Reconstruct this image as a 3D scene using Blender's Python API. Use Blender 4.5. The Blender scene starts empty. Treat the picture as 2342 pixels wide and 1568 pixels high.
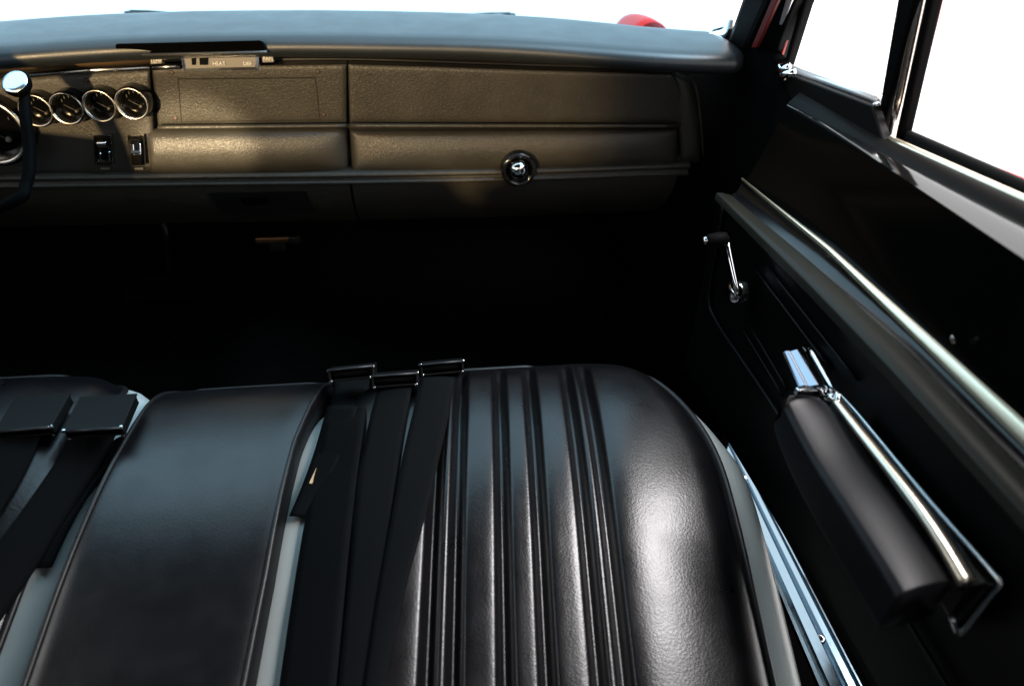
import bpy, bmesh, math, random
import numpy as np
from mathutils import Vector, Matrix
random.seed(4)
sc = bpy.context.scene
COL = sc.collection
# ------------------------------------------------------------------ camera
FPX, CX, CY = 1600.0, 1171.0, 784.0            # photograph measured at 2342 x 1568
_F = np.array([900 - CX, CY + 365, FPX]); _F /= np.linalg.norm(_F)      # car's forward axis seen by the camera
_R = np.array([1, .0551, .1294]); _R -= _F * (_R @ _F); _R /= np.linalg.norm(_R)
_U = np.cross(_F, _R); _U = -_U if _U[1] < 0 else _U
CAM = np.array([.32, 0, 1.26])                 # X right, Y to the front of the car, Z up; metres
cd = bpy.data.cameras.new('camera'); cam = bpy.data.objects.new('camera', cd); COL.objects.link(cam)
cd.sensor_width = 36; cd.lens = FPX / 2342 * 36; cd.clip_start = .01; cd.clip_end = 200
M = Matrix(((_R[0], _R[1], -_R[2], CAM[0]), (_F[0], _F[1], -_F[2], CAM[1]), (_U[0], _U[1], -_U[2], CAM[2]), (0, 0, 0, 1)))
cam.matrix_world = M
cd.dof.use_dof = True; cd.dof.focus_distance = .93; cd.dof.aperture_fstop = 3.2
sc.camera = cam
def ray(px, py):
    v = np.array([px - CX, CY - py, FPX]); return np.array([v @ _R, v @ _F, v @ _U])
def at(px, py, **k):
    d = ray(px, py); (a, val), = k.items(); i = 'XYZ'.index(a)
    return CAM + d * (val - CAM[i]) / d[i]
# ------------------------------------------------------------------ white studio and its lamps
w = bpy.data.worlds.new('World'); sc.world = w; w.use_nodes = True
w.node_tree.nodes['Background'].inputs[0].default_value = (1, 1, 1, 1)
w.node_tree.nodes['Background'].inputs[1].default_value = 2.5
def lamp(name, kind, loc, target, energy, color, **k):
    l = bpy.data.lights.new(name, kind); l.energy = energy; l.color = color
    for a, v in k.items(): setattr(l, a, v)
    o = bpy.data.objects.new(name, l); COL.objects.link(o); o.location = loc
    o.rotation_euler = (Vector(target) - Vector(loc)).to_track_quat('-Z', 'Y').to_euler()
    return o
lamp('side_softbox', 'AREA', (1.85, .7, 2.6), (1.0, .6, .7), 210, (1, .96, .97), shape='RECTANGLE', size=1.2, size_y=2.0)
lamp('warm_spot', 'SPOT', (-.70, -1.45, 1.25), (.08, 1.16, .93), 450, (1, .69, .34), spot_size=math.radians(23.6), spot_blend=.42, shadow_soft_size=.025)
lamp('added_bin_beam', 'SPOT', (-.70, -1.45, 1.25), tuple(at(452, 350, Y=1.15)), 1100, (1, .76, .46), spot_size=math.radians(4.2), spot_blend=.5, shadow_soft_size=.02)  # second spot added to brighten the left of the storage bin
sc.view_settings.view_transform = 'Standard'; sc.view_settings.look = 'None'
sc.view_settings.exposure = 0; sc.view_settings.gamma = 1
sc.cycles.use_denoising = True; sc.cycles.max_bounces = 6; sc.cycles.diffuse_bounces = 3; sc.cycles.glossy_bounces = 4; sc.cycles.transparent_max_bounces = 12
sc.cycles.caustics_reflective = False; sc.cycles.caustics_refractive = False

# ------------------------------------------------------------------ helpers
def link(name, me, mat, parent=None, smooth=True):
    o = bpy.data.objects.new(name, me); COL.objects.link(o)
    if mat: me.materials.append(MAT[mat])
    if smooth: me.polygons.foreach_set('use_smooth', [True] * len(me.polygons))
    if parent: o.parent = parent
    return o
def mesh(name, vs, fs, mat, parent=None, smooth=True, fix=True):
    me = bpy.data.meshes.new(name); me.from_pydata([tuple(map(float, v)) for v in vs], [], fs); me.update()
    if fix:
        b = bmesh.new(); b.from_mesh(me); bmesh.ops.recalc_face_normals(b, faces=b.faces); b.to_mesh(me); b.free()
    return link(name, me, mat, parent, smooth)
def thing(name, label, cat, group=None, loc=None, kind=None):
    o = bpy.data.objects.new(name, None); COL.objects.link(o); o.empty_display_size = .05
    tag(o, label, cat, group, kind); return o
def tag(o, label=None, cat=None, group=None, kind=None):
    if label: o['label'] = label
    if cat: o['category'] = cat
    if group: o['group'] = group
    if kind: o['kind'] = kind
    return o
def solid(o, t, off=-1, bev=0, seg=2):
    m = o.modifiers.new('thick', 'SOLIDIFY'); m.thickness = t; m.offset = off; m.use_even_offset = False
    if bev: bevel(o, bev, seg)
    return o
def bevel(o, wd, seg=3, ang=35):
    m = o.modifiers.new('bevel', 'BEVEL'); m.width = wd; m.segments = seg; m.limit_method = 'ANGLE'; m.angle_limit = math.radians(ang)
    n = o.modifiers.new('wn', 'WEIGHTED_NORMAL'); n.keep_sharp = True
    return o
def loft(name, rows, mat, parent=None, closed=False, smooth=True, cap=False):
    n = len(rows[0]); vs = [p for r in rows for p in r]; fs = []
    for i in range(len(rows) - 1):
        for j in range(n if closed else n - 1):
            k = (j + 1) % n
            fs.append((i * n + j, i * n + k, (i + 1) * n + k, (i + 1) * n + j))
    if cap: fs += [tuple(range(n)), tuple(range((len(rows) - 1) * n, len(rows) * n))]
    return mesh(name, vs, fs, mat, parent, smooth)
def frame_path(pts):
    pts = [np.array(p, float) for p in pts]; T = []
    for i in range(len(pts)):
        a = pts[max(0, i - 1)]; b = pts[min(len(pts) - 1, i + 1)]; t = b - a; T.append(t / np.linalg.norm(t))
    return pts, T
def tube(name, pts, r, mat, parent=None, n=10, flat=1.0, up=(0, 0, 1), closed=False):
    pts, T = frame_path(pts); rows = []; up = np.array(up, float)
    for i, (p, t) in enumerate(zip(pts, T)):
        s = np.cross(t, up); s /= max(np.linalg.norm(s), 1e-9); u = np.cross(s, t)
        rr = r[i] if hasattr(r, '__len__') else r
        rows.append([p + rr * (math.cos(a) * s + flat * math.sin(a) * u) for a in np.linspace(0, 2 * math.pi, n, endpoint=False)])
    if closed: rows.append(rows[0]); return loft(name, rows, mat, parent, closed=True)
    return loft(name, rows, mat, parent, closed=True, cap=True)
def lathe(name, prof, origin, axis, mat, parent=None, n=32, upref=(0, 0, 1)):
    """prof: (radius, distance along axis)"""
    ax = np.array(axis, float); ax /= np.linalg.norm(ax); a = np.cross(ax, np.array(upref, float)); a /= np.linalg.norm(a); b = np.cross(a, ax)
    o = np.array(origin, float)
    rows = [[o + ax * h + r * (math.cos(t) * a + math.sin(t) * b) for t in np.linspace(0, 2 * math.pi, n, endpoint=False)] for r, h in prof]
    return loft(name, rows, mat, parent, closed=True)
def box(name, c, size, mat, parent=None, axes=None, bev=.002, seg=2):
    """box about c; axes: three unit vectors"""
    A = np.eye(3) if axes is None else np.array(axes, float)
    c = np.array(c, float); vs = []
    for sx in (-.5, .5):
        for sy in (-.5, .5):
            for sz in (-.5, .5): vs.append(c + A[0] * sx * size[0] + A[1] * sy * size[1] + A[2] * sz * size[2])
    fs = [(0, 1, 3, 2), (4, 6, 7, 5), (0, 4, 5, 1), (2, 3, 7, 6), (0, 2, 6, 4), (1, 5, 7, 3)]
    o = mesh(name, vs, fs, mat, parent, smooth=False)
    if bev: bevel(o, bev, seg)
    return o
def spline(pts, n):
    """Catmull-Rom through the points, n samples"""
    P = [np.array(p, float) for p in pts]; P = [2 * P[0] - P[1]] + P + [2 * P[-1] - P[-2]]; m = len(P) - 3; out = []
    for i in range(n):
        u = i / (n - 1) * m; k = min(int(u), m - 1); t = u - k; a, b, c, d = P[k:k + 4]
        out.append(.5 * ((2 * b) + (c - a) * t + (2 * a - 5 * b + 4 * c - d) * t * t + (3 * b - a - 3 * c + d) * t ** 3))
    return out
def ss(x, a, b):
    t = np.clip((x - a) / (b - a), 0, 1); return t * t * (3 - 2 * t)

# ------------------------------------------------------------------ materials
MAT = {}
def mat(name, col, rough=.5, metal=0, spec=.5, grain=0, gscale=300, grain2=0, coat=0, var=0, rvar=0, weave=0):
    m = bpy.data.materials.new(name); m.use_nodes = True; nt = m.node_tree; b = nt.nodes['Principled BSDF']
    b.inputs['Base Color'].default_value = (*col, 1); b.inputs['Roughness'].default_value = rough
    b.inputs['Metallic'].default_value = metal; b.inputs['Specular IOR Level'].default_value = spec
    b.inputs['Coat Weight'].default_value = coat; b.inputs['Coat Roughness'].default_value = .05
    tc = nt.nodes.new('ShaderNodeTexCoord'); last = None
    def bump(sock, strength, dist):
        nonlocal last
        bn = nt.nodes.new('ShaderNodeBump'); bn.inputs['Strength'].default_value = strength; bn.inputs['Distance'].default_value = dist
        nt.links.new(sock, bn.inputs['Height'])
        if last: nt.links.new(last.outputs[0], bn.inputs['Normal'])
        last = bn; nt.links.new(bn.outputs[0], b.inputs['Normal'])
    if grain:
        v = nt.nodes.new('ShaderNodeTexVoronoi'); v.feature = 'F1'; v.inputs['Scale'].default_value = gscale
        nz = nt.nodes.new('ShaderNodeTexNoise'); nz.inputs['Scale'].default_value = gscale * .35; nz.inputs['Detail'].default_value = 2
        mx = nt.nodes.new('ShaderNodeVectorMath'); mx.operation = 'MULTIPLY_ADD'; mx.inputs[1].default_value = (.006,) * 3
        nt.links.new(tc.outputs['Object'], nz.inputs['Vector']); nt.links.new(nz.outputs['Color'], mx.inputs[0]); nt.links.new(tc.outputs['Object'], mx.inputs[2])
        nt.links.new(mx.outputs[0], v.inputs['Vector']); bump(v.outputs['Distance'], grain, .001)
    if grain2:
        n2 = nt.nodes.new('ShaderNodeTexNoise'); n2.inputs['Scale'].default_value = 14; n2.inputs['Detail'].default_value = 3
        nt.links.new(tc.outputs['Object'], n2.inputs['Vector']); bump(n2.outputs[0], grain2, .01)
    if weave:
        wv = nt.nodes.new('ShaderNodeTexWave'); wv.wave_type = 'BANDS'; wv.bands_direction = 'Y'; wv.inputs['Scale'].default_value = 260; wv.inputs['Distortion'].default_value = .4
        nt.links.new(tc.outputs['Object'], wv.inputs['Vector']); bump(wv.outputs['Fac'], weave, .0006)
    if var or rvar:
        n3 = nt.nodes.new('ShaderNodeTexNoise'); n3.inputs['Scale'].default_value = 22; n3.inputs['Detail'].default_value = 6; n3.inputs['Roughness'].default_value = .65
        nt.links.new(tc.outputs['Object'], n3.inputs['Vector'])
        if var:
            r = nt.nodes.new('ShaderNodeMapRange'); r.inputs[3].default_value = 1 - var; r.inputs[4].default_value = 1 + var; r.inputs[1].default_value = .3; r.inputs[2].default_value = .7
            g = nt.nodes.new('ShaderNodeVectorMath'); g.operation = 'SCALE'; g.inputs[0].default_value = col
            nt.links.new(n3.outputs[0], r.inputs[0]); nt.links.new(r.outputs[0], g.inputs['Scale']); nt.links.new(g.outputs[0], b.inputs['Base Color'])
        if rvar:
            r = nt.nodes.new('ShaderNodeMapRange'); r.inputs[3].default_value = rough - rvar; r.inputs[4].default_value = rough + rvar; r.inputs[1].default_value = .3; r.inputs[2].default_value = .7
            nt.links.new(n3.outputs[0], r.inputs[0]); nt.links.new(r.outputs[0], b.inputs['Roughness'])
    MAT[name] = m; return m
mat('seat_vinyl', (.004, .004, .005), .30, spec=.6, grain=.105, gscale=380, grain2=.02, rvar=.04)
mat('smooth_vinyl', (.0035, .0035, .004), .40, spec=.3, grain=.10, gscale=420, rvar=.05)
mat('cushion_vinyl', (.004, .004, .005), .34, spec=.75, grain=.10, gscale=520, grain2=.03, rvar=.05)
mat('pad_black', (.005, .005, .006), .40, spec=.2, grain=.05, gscale=500)
mat('pad_vinyl', (.016, .016, .012), .42, spec=.22)
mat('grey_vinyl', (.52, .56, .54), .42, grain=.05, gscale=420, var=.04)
mat('piping', (.012, .012, .013), .40, spec=.5)
mat('webbing', (.0022, .0030, .0036), .75, spec=.10, weave=.5)
mat('edge_grey', (.02, .022, .026), .35, spec=.4)
mat('buckle_black', (.003, .003, .003), .5, spec=.22)
mat('dash_vinyl', (.028, .026, .021), .44, grain=.42, gscale=560, var=.12, rvar=.05)
mat('dash_pad', (.014, .017, .019), .40, spec=.5, grain=.10, gscale=700, rvar=.04)
mat('black_plastic', (.010, .010, .010), .35, rvar=.06)
mat('black_gloss', (.004, .004, .004), .10, spec=.8, rvar=.03)
mat('door_vinyl', (.002, .002, .002), .42, spec=.15, grain=.08, gscale=500)
mat('door_black', (.002, .002, .002), .14, spec=.08)
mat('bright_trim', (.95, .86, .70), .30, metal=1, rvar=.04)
mat('black_paint', (.006, .006, .006), .22, rvar=.05)
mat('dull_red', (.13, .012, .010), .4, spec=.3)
mat('pedal_rubber', (.004, .004, .004), .6, spec=.2)
mat('lever_black', (.0010, .0010, .0010), .7, spec=.03)
mat('rubber', (.0025, .0025, .0025), .6, spec=.03)
mat('pillar_black', (.005, .0045, .0045), .5, spec=.08)
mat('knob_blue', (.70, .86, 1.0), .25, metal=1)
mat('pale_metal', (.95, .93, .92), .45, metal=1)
mat('red_reflection_chrome', (1, .84, .74), .22, metal=1)  # chrome with the red car's reflection put into its base colour
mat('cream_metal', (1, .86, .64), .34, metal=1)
mat('ledge_brown', (.004, .0035, .003), .45, spec=.07)
mat('cream_strip', (.80, .62, .52), .45)
mat('chrome', (.80, .81, .83), .07, metal=1, rvar=.03)
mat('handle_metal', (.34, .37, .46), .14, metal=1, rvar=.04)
mat('satin_metal', (.62, .65, .68), .22, metal=1, rvar=.06)
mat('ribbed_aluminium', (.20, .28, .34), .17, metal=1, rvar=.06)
mat('bezel_metal', (.42, .40, .36), .24, metal=1)
mat('grey_plate', (.15, .14, .125), .45); mat('screw_brown', (.03, .014, .008), .5); mat('bezel_dark', (.06, .055, .05), .5)
mat('white_print', (.75, .73, .68), .5)
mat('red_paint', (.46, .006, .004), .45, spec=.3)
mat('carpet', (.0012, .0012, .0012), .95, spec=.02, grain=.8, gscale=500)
mat('headliner', (.012, .012, .012), .8, spec=.2)
mat('copper', (.42, .22, .10), .35, metal=1)
mat('tan_tag', (.55, .38, .20), .6)
mat('wood_trim', (.09, .055, .025), .35, var=.3)
mat('studio_white', (.90, .89, .88), .6)
mat('dial', (.002, .002, .002), .12, spec=.2)
def glass(name, tint, refl):
    m = bpy.data.materials.new(name); m.use_nodes = True; nt = m.node_tree; nt.nodes.remove(nt.nodes['Principled BSDF'])
    t = nt.nodes.new('ShaderNodeBsdfTransparent'); t.inputs[0].default_value = (*tint, 1)
    g = nt.nodes.new('ShaderNodeBsdfGlossy'); g.inputs['Roughness'].default_value = .02
    f = nt.nodes.new('ShaderNodeLayerWeight')
    pw = nt.nodes.new('ShaderNodeMath'); pw.operation = 'POWER'; pw.inputs[1].default_value = 5; nt.links.new(f.outputs['Facing'], pw.inputs[0])
    s = nt.nodes.new('ShaderNodeMath'); s.operation = 'MULTIPLY'; s.inputs[1].default_value = refl
    x = nt.nodes.new('ShaderNodeMixShader'); nt.links.new(pw.outputs[0], s.inputs[0]); nt.links.new(s.outputs[0], x.inputs[0])
    nt.links.new(t.outputs[0], x.inputs[1]); nt.links.new(g.outputs[0], x.inputs[2]); nt.links.new(x.outputs[0], nt.nodes['Material Output'].inputs[0]); MAT[name] = m
glass('tinted_glass', (.48, .76, .95), .5)
glass('clear_glass', (.95, .97, .96), .5)

# ------------------------------------------------------------------ setting: studio floor
fl = box('studio_floor', (-2.5, 3, -.02), (12.2, 14, .04), 'studio_white', bev=0); tag(fl, kind='structure', label='white studio floor outside the car')

# ------------------------------------------------------------------ car body shell
body = thing('car_shell', 'red car body shell with black pillars, roof and black carpeted floor', 'car body')
def grid(name, f, us, vs, mt, parent, **k):
    return loft(name, [[f(u, v) for u in us] for v in vs], mt, parent, **k)
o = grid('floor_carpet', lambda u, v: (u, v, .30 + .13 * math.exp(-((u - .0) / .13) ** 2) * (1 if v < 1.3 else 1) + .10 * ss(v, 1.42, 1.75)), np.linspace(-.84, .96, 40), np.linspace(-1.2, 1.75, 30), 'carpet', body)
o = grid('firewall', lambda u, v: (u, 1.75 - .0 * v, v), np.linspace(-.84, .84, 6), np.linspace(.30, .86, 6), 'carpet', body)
solid(o, .01)
# roof with a curved headliner
o = grid('roof', lambda u, v: (u, v, 1.43 - .09 * (u / .72) ** 2 - .05 * ((v + .1) / .95) ** 2), np.linspace(-.72, .72, 16), np.linspace(-1.05, .84, 16), 'headliner', body); solid(o, .03, 1)
o = grid('rocker_panel', lambda u, v: (.955, u, v), np.linspace(-1.2, 1.75, 4), np.linspace(.18, .41, 4), 'carpet', body); solid(o, .03, 1)
o = grid('rear_bulkhead', lambda u, v: (u, -1.2 - .1 * v, v), np.linspace(-.84, .84, 4), np.linspace(.3, 1.0, 4), 'carpet', body); solid(o, .02)
o = grid('side_panel', lambda u, v: (-.84, u, v), np.linspace(-1.2, 1.75, 6), np.linspace(.25, 1.03, 4), 'black_paint', body); solid(o, .04, 1)
o = grid('quarter_panel', lambda u, v: (.86, u, v), np.linspace(-1.2, -.42, 6), np.linspace(.25, 1.03, 4), 'black_paint', body); solid(o, .04, 1)
for s in (-1, 1):
    rows = []
    for t in np.linspace(0, 1, 5):
        c = np.array([s * (.80 - .16 * t), -.62 - .42 * 0 - .30 * t, 1.02 + .34 * t])
        rows.append([c + np.array(q) for q in ((0, -.16, 0), (0, .16 - .06 * t, 0), (s * .03, .16 - .06 * t, 0), (s * .03, -.16, 0))])
    loft('rear_pillar', rows, 'black_paint', body, closed=True, smooth=False)
# front pillars: the right one measured in the photograph, the left one its mirror image
def strip3(name, lo, hi, Xlo, Xhi, mt, parent, th=.02, tmax=4.6, tmin=-.6, mirror=False, bev=.004):
    """slanting post: lo / hi = (x0, x1, y) in the photograph where it is cut at two heights"""
    a0, a1 = at(lo[0], lo[2], X=Xlo), at(lo[1], lo[2], X=Xlo); b0, b1 = at(hi[0], hi[2], X=Xhi), at(hi[1], hi[2], X=Xhi)
    out = np.array([th, 0, .3 * th]); rows = []
    for t in np.linspace(tmin, tmax, 10):
        p, q = a0 + (b0 - a0) * t, a1 + (b1 - a1) * t
        rows.append([p, q, q + out, p + out])
    if mirror: rows = [[np.array([-v[0], v[1], v[2]]) for v in r] for r in rows]
    o = loft(name, rows, mt, parent, closed=True, smooth=False, cap=True)
    if bev: bevel(o, bev)
    return o
for mir in (False, True):
    strip3('windshield_pillar', (1652, 1712, 112), (1690, 1762, 0), .83, .80, 'pillar_black', body, .05, mirror=mir, bev=.012)
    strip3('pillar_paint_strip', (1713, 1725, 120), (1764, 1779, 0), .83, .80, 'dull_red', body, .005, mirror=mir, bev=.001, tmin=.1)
    strip3('weatherstrip', (1725, 1772, 120), (1779, 1820, 0), .845, .815, 'rubber', body, .03, mirror=mir, bev=.006)
strip3('mirror_gleam_strip', (1768, 1775, 100), (1796, 1811, 0), .842, .812, 'pale_metal', body, .012, tmin=.25, bev=.002)  # pale strip added for the mirror's bright reflection beside the pillar
tube('windshield_corner_trim', spline([at(1603, 90, Y=1.13), at(1625, 84, Y=1.14), at(1652, 78, Y=1.15), at(1668, 62, Y=1.15), at(1676, 40, Y=1.145)], 16), [.004 + .003 * math.sin(math.pi * i / 15) for i in range(16)], 'pale_metal', body)
o = grid('kick_panel', lambda u, v: (.835, u, v - (v - .28) * (.19 * ss(u, 1.16, 1.40) + .065 * (1 - ss(u, .90, .99)))), np.linspace(.85, 1.75, 24), np.linspace(.28, 1.03, 4), 'carpet', body); solid(o, .02, 1)
# hood and fender beyond the windshield
def hood(u, v):
    z = .86 - .17 * (v - 1.75) - .05 * (abs(u) / .9) ** 2
    z += .045 * math.exp(-((abs(u) - .86) / .06) ** 2) * ss(v, 1.7, 1.8)
    return (u, v, z)
o = grid('hood', hood, np.linspace(-.96, .96, 49), np.linspace(1.62, 3.1, 20), 'red_paint', body); solid(o, .02)
# red bulge seen over the end of the dashboard
c = at(1490, 80, Y=1.95)
rows = []
for v in np.linspace(0, 1, 12):
    rows.append([(c[0] + .078 * math.cos(a) * math.cos(v * math.pi / 2) ** .8, c[1] + .30 * math.sin(v * math.pi / 2) * (1 if True else 0) + .0, c[2] - .10 + (.135 * math.cos(v * math.pi / 2) ** .5 if v < 1 else 0) * max(0, math.sin(a)) ) for a in np.linspace(0, math.pi, 24)])
solid(loft('fender_crest', rows, 'red_paint', body), .004)
# cowl, wiper arms
o = grid('cowl', lambda u, v: (u, v, .965 - .20 * (v - 1.5) - .02 * (u / .8) ** 2), np.linspace(-.9, .9, 12), np.linspace(1.5, 1.72, 4), 'black_paint', body); solid(o, .01)
for px, py, dx in ((300, 31, .16), (1166, 36, -.2)):
    a = at(px, py - 1, Y=1.56); wp = thing('windshield_wiper', ('black wiper arm resting at the windshield base above the gauges' if px < 900 else 'black wiper arm resting at the windshield base above the glove box'), 'wiper', 'windshield wipers')
    tube('wiper_arm', [a + np.array([dx * t, -.002 * t, -.016 * t * t]) for t in np.linspace(0, 1, 6)], .006, 'black_plastic', wp)
    lathe('wiper_pivot', [(.0, .004), (.012, .003), (.013, -.02), (.012, -.03)], a, (0, 0, 1), 'black_plastic', wp, upref=(0, 1, 0))

# ------------------------------------------------------------------ dashboard
dash = thing('dashboard', 'black padded car dashboard with gauges, heater controls and glove box', 'dashboard')
XS = np.linspace(-.62, .80, 72)
def fline(pts):
    """feature line: (px, py, depth Y) -> Y(X), Z(X)"""
    P = np.array([at(a, b, Y=y) for a, b, y in pts]); 
    return lambda X: (np.interp(X, P[:, 0], P[:, 1]), np.interp(X, P[:, 0], P[:, 2]))
def smoothv(v, k=5):
    v = np.pad(v, k, mode='edge'); return np.convolve(v, np.ones(2 * k + 1) / (2 * k + 1), mode='valid')
def linerow(fl, dy=0, dz=0, xs=XS, sm=5):
    y, z = fl(xs); y, z = smoothv(y, sm), smoothv(z, sm)
    return [np.array([x, a + dy, b + dz]) for x, a, b in zip(xs, y, z)]
far = fline([(-300, 80, 1.20), (0, 50, 1.23), (300, 31, 1.25), (600, 26, 1.26), (854, 27, 1.26), (1166, 36, 1.245), (1400, 55, 1.20), (1488, 66, 1.17), (1600, 79, 1.13)])
near = fline([(-350, 132, 1.04), (0, 106, 1.08), (256, 86, 1.10), (600, 79, 1.11), (854, 82, 1.11), (1159, 88, 1.10), (1488, 115, 1.06), (1561, 120, 1.04), (1640, 124, 1.03)])
ftop = fline([(-350, 196, 1.15), (66, 174, 1.15), (344, 157, 1.15), (600, 148, 1.15), (793, 146, 1.15), (1090, 157, 1.15), (1490, 168, 1.15), (1600, 172, 1.15)])
A, B, Ft = linerow(far), linerow(near), linerow(ftop)
rows = [[np.array([p[0], min(1.52, p[1] + .26), .955]) for p in A], [p + np.array([0, .12, -.022]) for p in A], [p + np.array([0, .05, -.007]) for p in A], [p + np.array([0, .02, -.0015]) for p in A]]
for t in np.linspace(0, 1, 9):
    r = []
    for p, q in zip(A, B):
        m = p + (q - p) * t; m[2] += .002 * math.sin(math.pi * t); r.append(m)
    rows.append(r)
for dy, dz in ((-.010, -.004), (-.015, -.011), (-.015, -.019), (-.010, -.026), (0, -.030)):
    rows.append([q + np.array([0, dy, dz]) for q in B])
rows.append([q * .5 + f * .5 + np.array([0, 0, -.008]) for q, f in zip(B, Ft)])
rows.append([f + np.array([0, .012, .006]) for f in Ft])
pad = loft('dash_pad', rows, 'dash_pad', dash)
for P_ in ([(70, 172), (205, 161), (342, 155)], [(348, 155), (380, 153), (412, 152)]):
    tube('bevel_highlight_bead', [at(x, y, Y=1.149) for x, y in P_], .0035, 'bezel_metal', dash, flat=1.2)  # bright metal bead added for the lit highlight on the panel's top bevel
# rounded end cap of the pad on the passenger side
endrow = [r[-1] for r in rows[2:]]
er = []
for t in np.linspace(0, 1, 8):
    a = t * math.pi / 2; cen = np.mean(endrow, axis=0)
    er.append([np.array([p[0] + .026 * math.sin(a), cen[1] + (p[1] - cen[1]) * (.25 + .75 * math.cos(a)), cen[2] + (p[2] - cen[2]) * (.25 + .75 * math.cos(a))]) for p in endrow])
loft('pad_end', er, 'dash_pad', dash)

def panel(name, top, bot, Yt, Yb, mt, parent=dash, nx=24, ny=12, bulge=0, edge=.004, er=.008, thick=.02, W=None, corner=0):
    """face of the dashboard between two photographed lines, standing at depth Yt..Yb, edges rounded, with thickness behind"""
    top = [np.array(p, float) for p in top]; bot = [np.array(p, float) for p in bot]
    def pl(P, s):
        L = np.linspace(0, 1, len(P)) if len(P) > 2 else np.array([0, 1.]); 
        return np.array([np.interp(s, L, [p[0] for p in P]), np.interp(s, L, [p[1] for p in P])])
    def warp(k, n):   # cluster samples near the edges
        u = k / (n - 1); return .5 - .5 * math.cos(math.pi * u) if edge else u
    wid = abs(top[-1][0] - top[0][0]) / 1350; hei = abs(bot[0][1] - top[0][1]) / 1350 * 1.1
    rows = []
    for j in range(ny):
        t = warp(j, ny); r = []
        for i in range(nx):
            s = warp(i, nx); p = pl(top, s) * (1 - t) + pl(bot, s) * t; Y = Yt + (Yb - Yt) * t
            ds = min(s, 1 - s) * wid; dt = min(t, 1 - t) * hei; d = min(ds, dt)
            if corner:
                if ds < corner and dt < corner: d = corner - math.hypot(corner - ds, corner - dt)
            Y += edge * (1 - math.sqrt(max(0, 1 - max(0, 1 - max(d, 0) / er) ** 2)))
            if corner and d < 0: Y += min(.03, -d * 2)
            Y -= bulge * (1 - (2 * s - 1) ** 6) * (1 - (2 * t - 1) ** 2)
            r.append(at(p[0], p[1], Y=Y))
        rows.append(r)
    o = loft(name, rows, mt, parent)
    # rim going back
    ring = rows[0] + [r[-1] for r in rows[1:-1]] + rows[-1][::-1] + [r[0] for r in rows[1:-1]][::-1]
    rim = loft('edge', [ring, [p + np.array([0, thick, 0]) for p in ring]], mt, o, closed=True, smooth=False)
    return o
# backing box so that no light shows between the panels
back = [[np.array([x, 1.185, 1.0]) for x in XS], [np.array([x, 1.182, .80]) for x in XS], [np.array([x, 1.20, .77]) for x in XS]]
loft('dash_core', back, 'black_plastic', dash)
# lip under the faces and the lower panel that curves away to the firewall
low = fline([(-350, 414, 1.165), (0, 408, 1.162), (345, 404, 1.160), (800, 400, 1.158), (1200, 393, 1.158), (1560, 380, 1.158), (1640, 377, 1.158)])
Lw = linerow(low, xs=np.linspace(-.62, .815, 72))
rows = []
for dy, dz in ((.03, .008), (.004, .008), (-.006, .006), (-.009, .002), (-.007, -.002), (-.001, -.004), (-.001, -.007), (-.005, -.009), (-.007, -.012), (-.004, -.016), (.003, -.019)):
    rows.append([p + np.array([0, dy, dz]) for p in Lw])
loft('lower_lip', rows, 'dash_vinyl', dash)
def lowsplit(name, x0, x1):
    xs = np.linspace(x0, x1, 20); base = linerow(low, xs=xs, sm=0)
    rows = []
    for t in np.linspace(0, 1, 10):
        rows.append([p + np.array([0, .004 + .02 * t + .06 * t * t, -.019 - .105 * t]) for p in base])
    return loft(name, rows, 'dash_vinyl', dash)
lowsplit('lower_panel', -.62, .213); lowsplit('lower_panel', .217, .80)
# ash tray set in the lower panel
def lowpt(px, py):
    t = (py - 420) / 120; return at(px, py, Y=1.158 + .004 + .02 * t + .06 * t * t - .003)
q = [lowpt(470, 440), lowpt(700, 436), lowpt(722, 485), lowpt(505, 492)]
ash = mesh('ash_tray', q + [p + np.array([0, .02, 0]) for p in q], [(0, 1, 2, 3), (0, 4, 5, 1), (1, 5, 6, 2), (2, 6, 7, 3), (3, 7, 4, 0)], 'black_plastic', dash, smooth=False); bevel(ash, .003)
q = [lowpt(552, 452), lowpt(612, 451), lowpt(610, 466), lowpt(556, 467)]
g = mesh('pull_slot', [p - np.array([0, .003, 0]) for p in q] + q, [(0, 1, 2, 3), (0, 4, 5, 1), (1, 5, 6, 2), (2, 6, 7, 3), (3, 7, 4, 0)], 'black_gloss', ash, smooth=False)

# faces
gp = panel('gauge_panel', [(-330, 196), (-100, 184), (66, 175), (205, 164), (343, 157)], [(-330, 402), (-100, 401), (66, 400), (205, 398), (358, 397)], 1.150, 1.160, 'dash_vinyl', nx=40, edge=.005, er=.010)
cp = panel('radio_panel', [(347, 157), (450, 152), (600, 149), (792, 147)], [(362, 287), (480, 285), (600, 284), (792, 281)], 1.150, 1.163, 'dash_vinyl', edge=.003, er=.006)
up = panel('upper_panel', [(796, 147), (1000, 153), (1200, 160), (1400, 166), (1540, 170)], [(800, 281), (1000, 281), (1200, 281), (1400, 281), (1592, 282)], 1.150, 1.163, 'dash_vinyl', nx=40, edge=.003, er=.006)
# the end of the dash, rounded away towards the door
ep = panel('end_panel', [(1541, 170), (1560, 172), (1575, 182), (1590, 200)], [(1560, 374), (1580, 374), (1596, 374), (1610, 374)], 1.152, 1.158, 'dash_vinyl', nx=12, edge=.010, er=.02)
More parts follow.
